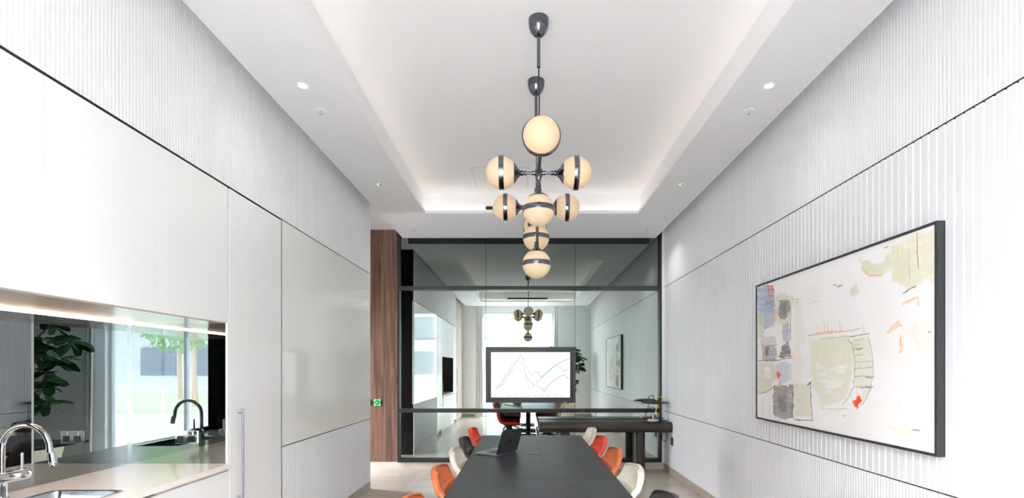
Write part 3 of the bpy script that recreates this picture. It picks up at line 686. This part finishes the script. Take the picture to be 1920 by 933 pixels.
# ---------------------------------------------------------------- potted plant by the window
PX, PY = 1.30, .0
t = thing('potted_plant', 'tall leafy indoor tree in a cream planter beside the window', 'plant', (PX, PY, 0))
obj('planter', loft(MB(), [[(x, y, z) for x, y in rrect(-a, a, -a, a, .05)] for a, z in ((.175, 0), (.18, .01), (.245, .45), (.245, .465), (.222, .465), (.218, .42))]), M_pot, t, smooth=True)
obj('soil', MB().lathe([(0, .43), (.2, .425), (.2, .41)], n=20), M_soil, t)
tr = bez([(.0, 0, .40), (.03, .02, .75), (-.03, .0, 1.05), (.03, .02, 1.35), (.06, 0, 1.62), (.0, .02, 1.85)], 5)
m = MB().tube(tr, [.03-.014*i/len(tr) for i in range(len(tr))], 10)
tips = []
BR = []
for k in range(17):                       # the crown
    a = k*2.4; rr = .16+.40*((k*7) % 17)/17
    BR.append((tr[-1-(k*5) % 11], (rr*math.cos(a), .62*rr*math.sin(a), .12+.34*((k*11) % 17)/17-.25*rr)))
for k in range(5):                        # low shoots on the trunk
    a = 1+k*2.4; BR.append((tr[8+k], (.2*math.cos(a), .14*math.sin(a), .05+.02*k)))
for p, d in BR:
    d = Vector(d); q = [p, p+d*.5+Vector((0, 0, -.02)), p+d]; m.tube(q, [.012, .009, .006], 7); tips.append((p+d, d.normalized()))
obj('trunk', m, M_bark, t, smooth=True)
lf = MB()
def leaf(p, d, ln):
    d = d.normalized(); s = d.cross(Vector((0, 0, 1)))
    if s.length < .1: s = Vector((1, 0, 0))
    s.normalize(); s = Matrix.Rotation(random.uniform(-1.1, 1.1), 3, d) @ s; nn = s.cross(d); vs = []
    for k, (a, w) in enumerate(((0, .06), (.2, .2), (.45, .40), (.7, .5), (.88, .38), (1, .03))):
        c = p+d*ln*a-Vector((0, 0, 1))*ln*.25*a*a
        vs += [c-s*w*ln*.55+nn*.03*ln, c, c+s*w*ln*.55+nn*.03*ln]
    lf.add(vs, [q for k in range(5) for q in ((k*3, k*3+1, k*3+4, k*3+3), (k*3+1, k*3+2, k*3+5, k*3+4))])
for p, d in tips:
    for k in range(12):
        a = k*2.4+random.random(); el = random.uniform(-.75, .5)
        leaf(p+Vector((0, 0, random.uniform(-.05, .03))), Vector((math.cos(a)*math.cos(el), math.sin(a)*math.cos(el), math.sin(el)))+d*.3, random.uniform(.17, .25))
obj('foliage', lf, M_leaf, t, smooth=True, fix=False)

# ---------------------------------------------------------------- painting
STROKES = [
('p',(232,228,204),0.75,0,[(82.6,2.2),(94.2,1.3),(99.8,1.5),(99.8,27.5),(94.2,23.4),(89.2,27.2),(84.3,17.8),(81.5,10.0)]),
('p',(217,213,184),0.75,0,[(84.7,3.1),(88.8,3.3),(90.1,12.6),(90.8,18.4),(88.8,24.1),(85.7,18.7),(84.4,10.5)]),
('p',(226,222,194),0.7,0,[(90.1,3.2),(99.7,2.1),(99.7,21.9),(96.4,22.0),(93.2,25.3),(89.8,25.6),(89.3,10.4)]),
('p',(217,213,184),0.85,0,[(70.1,2.4),(71.9,4.9),(75.6,8.3),(79.7,9.8),(83.6,7.6),(83.9,12.3),(82.0,15.6),(79.1,16.0),(75.0,15.4),(71.9,10.9),(70.3,6.4)]),
('p',(250,249,248),0.8,0,[(71.3,3.6),(78.0,2.7),(82.0,3.0),(83.1,7.1),(80.3,8.7),(76.8,8.4),(73.2,5.8)]),
('p',(217,213,184),0.9,0,[(65.3,19.8),(68.7,16.8),(70.4,21.8),(67.5,24.3)]),
('p',(250,249,248),0.8,0,[(85.7,21.3),(89.8,26.9),(93.7,26.1),(97.1,22.2),(96.9,26.3),(93.7,29.7),(88.8,29.2),(86.3,26.0)]),
('p',(236,233,215),0.6,0,[(88.6,44.2),(94.2,42.4),(99.8,40.8),(99.8,60.2),(94.2,55.0)]),
('p',(238,235,216),0.6,0,[(81.5,91.7),(94.2,86.6),(99.8,91.7),(99.8,99.0),(90.2,97.8)]),
('p',(226,222,190),0.7,0,[(42.5,44.1),(55.5,44.3),(66.1,45.8),(67.5,56.5),(66.8,68.7),(63.2,79.7),(50.5,86.0),(44.4,73.0)]),
('p',(250,249,248),0.75,0,[(45.3,59.1),(55.5,62.6),(64.6,59.5),(61.7,72.0),(53.9,77.4),(47.1,69.4)]),
('p',(224,220,192),0.7,0,[(65.0,46.7),(74.7,45.6),(76.3,57.4),(76.3,65.0),(74.4,76.2),(71.3,81.4),(68.0,76.7),(67.9,66.6),(68.0,55.7)]),
('p',(250,249,248),0.6,0,[(68.7,73.1),(73.8,72.7),(71.9,78.5),(69.3,78.8)]),
('p',(243,222,208),0.45,0,[(29.6,53.2),(34.8,47.9),(38.7,59.0),(34.8,73.5),(29.6,77.5),(25.2,74.0)]),
('p',(232,228,204),0.5,0,[(31.7,18.0),(36.8,17.4),(39.7,44.8),(32.7,51.5)]),
('p',(160,172,196),0.85,0,[(0.7,0.8),(15.3,2.4),(16.7,13.0),(16.0,30.8),(9.2,33.5),(1.2,28.6)]),
('p',(217,213,184),0.8,0,[(0.7,19.5),(6.1,19.9),(7.7,29.6),(6.1,38.2),(0.7,40.1)]),
('p',(196,202,222),0.9,0,[(6.9,22.0),(15.3,22.3),(16.0,29.6),(13.0,33.4),(8.9,32.3)]),
('p',(217,213,184),0.8,0,[(16.7,10.6),(22.4,10.2),(29.0,13.6),(31.5,17.0),(29.6,25.0),(28.4,32.7),(19.6,31.4),(17.4,20.3)]),
('p',(150,145,142),0.9,0,[(20.3,15.6),(27.7,16.2),(28.1,23.6),(24.4,28.7),(19.9,27.3)]),
('p',(120,128,135),0.7,0,[(21.7,17.7),(25.7,17.4),(26.4,25.6),(22.4,26.0)]),
('p',(175,178,190),0.8,0,[(22.4,31.8),(28.4,32.1),(28.4,44.0),(23.0,44.7)]),
('p',(196,194,190),0.7,0,[(2.8,37.8),(17.4,40.6),(18.2,46.6),(3.6,46.8)]),
('p',(225,160,105),0.6,0,[(15.7,21.2),(18.9,20.6),(18.2,28.8),(16.0,33.2)]),
('p',(165,168,180),0.8,0,[(5.3,45.6),(17.4,46.0),(17.4,56.7),(5.3,56.7)]),
('p',(150,95,55),0.9,0,[(6.9,47.3),(11.5,47.1),(10.8,52.8),(7.7,53.9)]),
('p',(125,112,105),0.95,0,[(18.9,55.2),(22.4,48.1),(24.4,44.2),(27.7,44.2),(28.6,52.0),(29.6,55.2)]),
('p',(217,213,184),0.8,0,[(1.2,58.2),(15.3,57.9),(17.4,68.1),(10.8,79.9),(1.2,82.0)]),
('p',(250,249,248),0.95,0,[(6.9,61.4),(12.3,60.8),(13.5,68.2),(8.4,69.5)]),
('p',(196,202,222),0.8,0,[(17.4,58.5),(29.0,58.7),(29.6,70.0),(21.0,73.8),(17.4,69.2)]),
('p',(235,62,30),0.85,0,[(17.9,65.9),(21.0,65.4),(21.5,68.0),(18.4,68.6)]),
('p',(225,160,105),0.6,0,[(19.6,71.5),(23.0,71.6),(22.4,76.1),(19.3,75.7)]),
('p',(150,145,142),0.9,0,[(15.0,76.0),(30.9,73.9),(30.9,94.5),(28.4,96.6),(15.3,95.8)]),
('p',(170,165,175),0.7,0,[(16.7,90.8),(27.7,90.5),(27.7,96.7),(16.7,97.4)]),
('p',(120,115,112),0.55,0,[(18.9,81.6),(25.1,80.5),(25.1,92.0),(19.6,92.2)]),
('p',(222,218,190),0.8,0,[(31.5,73.3),(42.7,71.6),(43.5,93.5),(31.5,95.0)]),
('p',(250,249,248),0.7,0,[(1.2,83.9),(13.8,80.3),(13.8,96.1),(1.2,98.0)]),
('l',(60,58,60),0.9,0.45,[(28.4,18.0),(29.0,29.4),(28.7,43.5)]),
('l',(60,58,60),0.8,0.35,[(19.9,15.5),(24.4,15.4),(27.7,17.9),(27.7,25.8),(24.4,28.7),(20.3,27.4),(19.6,20.8)]),
('l',(60,58,60),0.7,0.3,[(30.3,16.8),(34.9,17.3),(32.8,20.7)]),
('l',(40,42,60),0.8,0.25,[(7.7,12.7),(15.3,14.0)]),
('l',(40,42,60),0.8,0.25,[(7.7,14.0),(15.3,15.2)]),
('l',(40,42,60),0.8,0.25,[(7.7,15.2),(15.3,16.4)]),
('l',(40,42,60),0.8,0.25,[(7.7,16.9),(15.3,18.0)]),
('l',(45,45,55),0.8,0.35,[(1.2,56.6),(16.7,57.1),(30.5,55.4)]),
('l',(60,58,60),0.7,0.3,[(1.2,45.3),(5.3,45.0),(5.3,58.3)]),
('l',(60,58,60),0.7,0.25,[(6.9,46.4),(17.4,46.0),(17.4,56.1),(6.1,56.4)]),
('l',(60,58,60),0.8,0.3,[(1.5,81.9),(9.2,80.0),(15.3,75.3),(24.4,74.8)]),
('l',(60,58,60),0.7,0.3,[(15.3,75.9),(15.0,95.9)]),
('l',(60,58,60),0.8,0.4,[(30.5,73.9),(30.0,94.7),(32.2,96.5),(44.2,95.0)]),
('l',(60,58,60),0.85,0.45,[(42.9,71.6),(43.1,84.2),(44.0,95.0)]),
('l',(30,35,50),0.9,0.7,[(41.1,72.8),(42.9,71.4)]),
('l',(60,58,60),0.6,0.25,[(5.3,89.8),(5.8,97.3)]),
('l',(60,58,60),0.6,0.25,[(11.5,89.1),(11.8,97.6)]),
('l',(235,62,30),0.9,0.6,[(9.5,2.6),(15.0,2.9)]),
('l',(235,62,30),0.9,0.6,[(9.5,5.1),(15.3,5.7)]),
('l',(235,62,30),0.85,0.6,[(10.5,2.3),(11.1,9.8)]),
('l',(235,62,30),0.85,0.6,[(13.8,2.8),(14.1,10.6),(11.5,9.3)]),
('l',(225,160,105),0.6,0.3,[(38.8,22.0),(48.2,21.6)]),
('l',(225,160,105),0.8,0.5,[(41.3,42.1),(46.6,41.8),(52.8,41.9),(56.4,42.3)]),
('l',(225,160,105),0.75,0.45,[(41.6,42.3),(50.5,40.8),(58.7,42.1),(66.1,41.9),(70.9,41.8)]),
('l',(225,160,105),0.7,0.3,[(46.7,41.1),(46.9,36.0)]),
('l',(225,160,105),0.7,0.3,[(48.8,41.4),(49.0,37.2)]),
('l',(225,160,105),0.7,0.3,[(51.4,41.7),(51.5,35.1)]),
('l',(225,160,105),0.7,0.3,[(53.5,42.0),(53.7,39.5)]),
('l',(225,160,105),0.7,0.3,[(55.5,42.2),(55.7,39.0)]),
('l',(225,160,105),0.7,0.3,[(57.9,42.5),(58.0,38.5)]),
('l',(225,160,105),0.7,0.3,[(60.5,42.8),(60.6,36.5)]),
('l',(225,160,105),0.7,0.3,[(61.4,42.9),(61.6,39.0)]),
('l',(225,160,105),0.7,0.4,[(50.3,41.2),(55.1,40.6),(60.4,42.0),(65.3,41.9),(70.3,41.5)]),
('l',(225,160,105),0.7,0.35,[(51.5,40.9),(51.4,34.5)]),
('l',(225,160,105),0.7,0.35,[(53.7,41.2),(53.5,35.6)]),
('l',(225,160,105),0.7,0.35,[(60.4,42.0),(60.2,35.5)]),
('l',(225,160,105),0.7,0.35,[(72.4,43.5),(72.3,40.0)]),
('l',(225,160,105),0.7,0.7,[(71.9,9.8),(74.7,15.0),(80.3,16.0)]),
('p',(228,180,130),0.75,0,[(82.0,45.0),(84.7,42.1),(87.6,39.0),(87.8,41.9),(85.2,44.5)]),
('l',(225,160,105),0.8,0.6,[(88.6,32.9),(88.5,31.9),(94.2,30.6),(94.1,34.4)]),
('l',(225,160,105),0.8,0.5,[(87.8,47.3),(87.7,50.1)]),
('l',(225,160,105),0.8,0.5,[(87.8,47.0),(87.3,55.0),(88.1,54.7),(88.2,50.9)]),
('p',(243,222,208),0.6,0,[(87.3,78.9),(88.1,78.2),(88.3,82.6),(87.4,83.3)]),
('l',(225,160,105),0.5,0.5,[(50.3,86.8),(56.6,86.3),(64.3,85.0)]),
('l',(150,165,120),0.8,0.3,[(50.3,44.8),(59.6,45.0),(68.0,45.2),(74.4,44.8)]),
('l',(60,80,50),0.8,0.25,[(65.3,45.4),(74.7,44.7)]),
('l',(80,95,70),0.8,0.28,[(64.6,46.3),(67.0,50.5),(68.0,57.2),(68.0,66.6),(67.0,73.9),(64.6,79.3),(61.8,82.6)]),
('l',(80,95,70),0.7,0.28,[(74.7,47.7),(75.9,53.3),(76.5,59.5),(76.5,65.0),(75.3,72.6),(73.2,79.1),(71.3,82.1)]),
('l',(150,165,120),0.65,0.28,[(67.7,47.5),(71.9,47.5)]),
('l',(150,165,120),0.65,0.28,[(67.7,49.9),(71.9,49.8)]),
('l',(100,110,80),0.65,0.28,[(67.7,52.2),(71.9,52.0)]),
('l',(150,165,120),0.65,0.28,[(67.7,55.7),(71.9,55.4)]),
('l',(150,165,120),0.65,0.28,[(67.7,59.3),(76.5,59.1)]),
('l',(100,110,80),0.65,0.28,[(67.7,62.8),(76.5,62.4)]),
('l',(100,110,80),0.65,0.28,[(67.7,67.3),(76.5,66.7)]),
('l',(100,110,80),0.65,0.28,[(67.7,72.3),(76.5,72.2)]),
('l',(40,40,40),0.8,0.3,[(69.0,52.3),(71.6,52.5)]),
('l',(40,40,40),0.8,0.3,[(73.5,67.5),(75.5,67.7)]),
('l',(40,40,40),0.8,0.3,[(71.3,72.8),(75.1,72.5)]),
('l',(40,40,40),0.8,0.3,[(91.8,91.2),(94.6,90.9)]),
('l',(40,40,40),0.8,0.3,[(97.5,46.8),(98.3,46.9)]),
('p',(235,62,30),1,0,[(66.7,80.5),(68.0,78.7),(70.3,77.8),(70.8,79.7),(70.0,81.9),(70.5,84.0),(69.0,84.6),(68.7,83.2),(67.0,82.7)]),
('l',(40,40,45),0.85,0.3,[(93.5,1.3),(93.7,5.3),(93.8,9.7),(94.1,13.7),(94.2,18.0)]),
('l',(60,60,55),0.6,0.22,[(90.6,6.8),(90.8,12.8),(91.2,21.6)]),
('l',(40,40,40),0.85,0.35,[(88.6,27.5),(90.8,26.1),(93.0,25.1)]),
('l',(40,40,40),0.8,0.3,[(56.8,14.2),(58.4,15.0)]),
('l',(40,40,40),0.8,0.4,[(59.1,16.1),(61.6,16.1)]),
('l',(40,40,40),0.8,0.4,[(81.5,2.9),(82.5,2.6)]),
('l',(40,40,40),0.7,0.3,[(62.0,89.3),(62.9,89.2)])
]
FY0, FY1, FZ0, FZ1 = 2.405, 4.286, 1.063, 2.238
pt = thing('painting', 'large abstract cream painting in a thin black frame on the ribbed wall', 'painting', (XR, (FY0+FY1)/2, FZ0))
f = MB()
for (a, b2, c1, d1) in ((FY0, FY0+.014, FZ0, FZ1), (FY1-.014, FY1, FZ0, FZ1), (FY0+.014, FY1-.014, FZ0, FZ0+.014), (FY0+.014, FY1-.014, FZ1-.014, FZ1)): f.box(2.051, XR, a, b2, c1, d1)
obj('frame', f, mat('charcoal frame', (52, 53, 56), .45), pt, True)
NU, NV = 470, 294
uu, vv = np.meshgrid((np.arange(NU)+.5)/NU*100, (np.arange(NV)+.5)/NV*100)
ASP = 1.881/1.175
rng = np.random.default_rng(3)
def noise(cu, cv):
    g = rng.random((cv+2, cu+2)); a = uu/100*cu; b2 = vv/100*cv; i = a.astype(int); j = b2.astype(int); fa = a-i; fb = b2-j
    fa = fa*fa*(3-2*fa); fb = fb*fb*(3-2*fb)
    return (g[j, i]*(1-fa)+g[j, i+1]*fa)*(1-fb)+(g[j+1, i]*(1-fa)+g[j+1, i+1]*fa)*fb
img = np.ones((NV, NU, 3))*np.array((250, 249, 249.))
nA, nB, nC = noise(9, 6), noise(120, 14), noise(18, 90)
img -= (np.clip(nA-.5, 0, 1)*10)[..., None]*np.array((.6, .7, 1.4))
wob = (noise(60, 40)-.5)*2.2; wob2 = (noise(60, 40)-.5)*2.2
for k, c, a, wd, p in STROKES:
    c = np.array(c, float); p = np.array(p, float)
    if k == 'p':
        U, V = uu+wob, vv+wob2; ins = np.zeros(U.shape, bool); n = len(p)
        for i in range(n):
            (x1_, y1_), (x2_, y2_) = p[i], p[(i+1) % n]
            cr = ((y1_ > V) != (y2_ > V))
            ins ^= cr & (U < (x2_-x1_)*(V-y1_)/((y2_-y1_) if y2_ != y1_ else 1e-9)+x1_)
        q_ = rng.random(); tex = np.clip(.5+1.6*(nB*q_+nC*(1-q_)-.5), 0, 1)
        fm_ = ins.astype(float)
        for _ in range(7 if c.sum() > 600 else 1):
            fm_ = (fm_*2+np.roll(fm_, 1, 0)+np.roll(fm_, -1, 0)+np.roll(fm_, 1, 1)+np.roll(fm_, -1, 1))/6
        m_ = fm_*a*(.9 if c.sum() > 560 else 1)*np.clip(.5+.75*tex, 0, 1)
        jit = (tex-.5)*22
        img = img*(1-m_[..., None])+(c+jit[..., None])*m_[..., None]
    else:
        dmin = np.full(uu.shape, 1e9)
        for (x1_, y1_), (x2_, y2_) in zip(p[:-1], p[1:]):
            ax_, ay_ = (x2_-x1_)*ASP, y2_-y1_; px_, py_ = (uu-x1_)*ASP+wob*.3, vv-y1_+wob2*.3
            tt = np.clip((px_*ax_+py_*ay_)/(ax_*ax_+ay_*ay_+1e-9), 0, 1)
            dmin = np.minimum(dmin, np.hypot(px_-tt*ax_, py_-tt*ay_))
        m_ = np.clip((wd*.62-dmin)/.28+.5, 0, 1)*a*np.clip(.35+1.0*noise(90, 60), 0, 1)
        img = img*(1-m_[..., None])+c*m_[..., None]
img = np.clip(img, 0, 255)/255
lin_ = np.where(img <= .04045, img/12.92, ((img+.055)/1.055)**2.4)
cy0, cy1, cz0, cz1 = FY1-.014, FY0+.014, FZ1-.014, FZ0+.014
ys = cy0+(cy1-cy0)*np.linspace(0, 1, NU); zs = cz0+(cz1-cz0)*np.linspace(0, 1, NV)
YY, ZZ = np.meshgrid(ys, zs)
co = np.stack([np.full(YY.shape, 2.058), YY, ZZ], -1).reshape(-1, 3)
idx = np.arange(NU*NV).reshape(NV, NU)
fc = np.stack([idx[:-1, :-1], idx[:-1, 1:], idx[1:, 1:], idx[1:, :-1]], -1).reshape(-1, 4)[:, ::-1]
me = bpy.data.meshes.new('canvas'); me.from_pydata(co.tolist(), [], fc.tolist())
at = me.color_attributes.new('paint', 'FLOAT_COLOR', 'POINT')
at.data.foreach_set('color', np.concatenate([lin_.reshape(-1, 3), np.ones((NU*NV, 1))], 1).astype(np.float32).ravel())
M_art = mat('oil paint on canvas', (245, 245, 240), .55, spec=.3)
nt, b = nodes(M_art); va = nt.nodes.new('ShaderNodeVertexColor'); va.layer_name = 'paint'; nt.links.new(va.outputs[0], b.inputs['Base Color'])
me.materials.append(M_art)
cvs = bpy.data.objects.new('canvas', me); COL.objects.link(cvs); cvs.parent = pt; cvs.location = -pt.location
obj('stretcher', MB().box(2.0585, XR, FY0+.016, FY1-.016, FZ0+.016, FZ1-.016), M_white, pt, True)
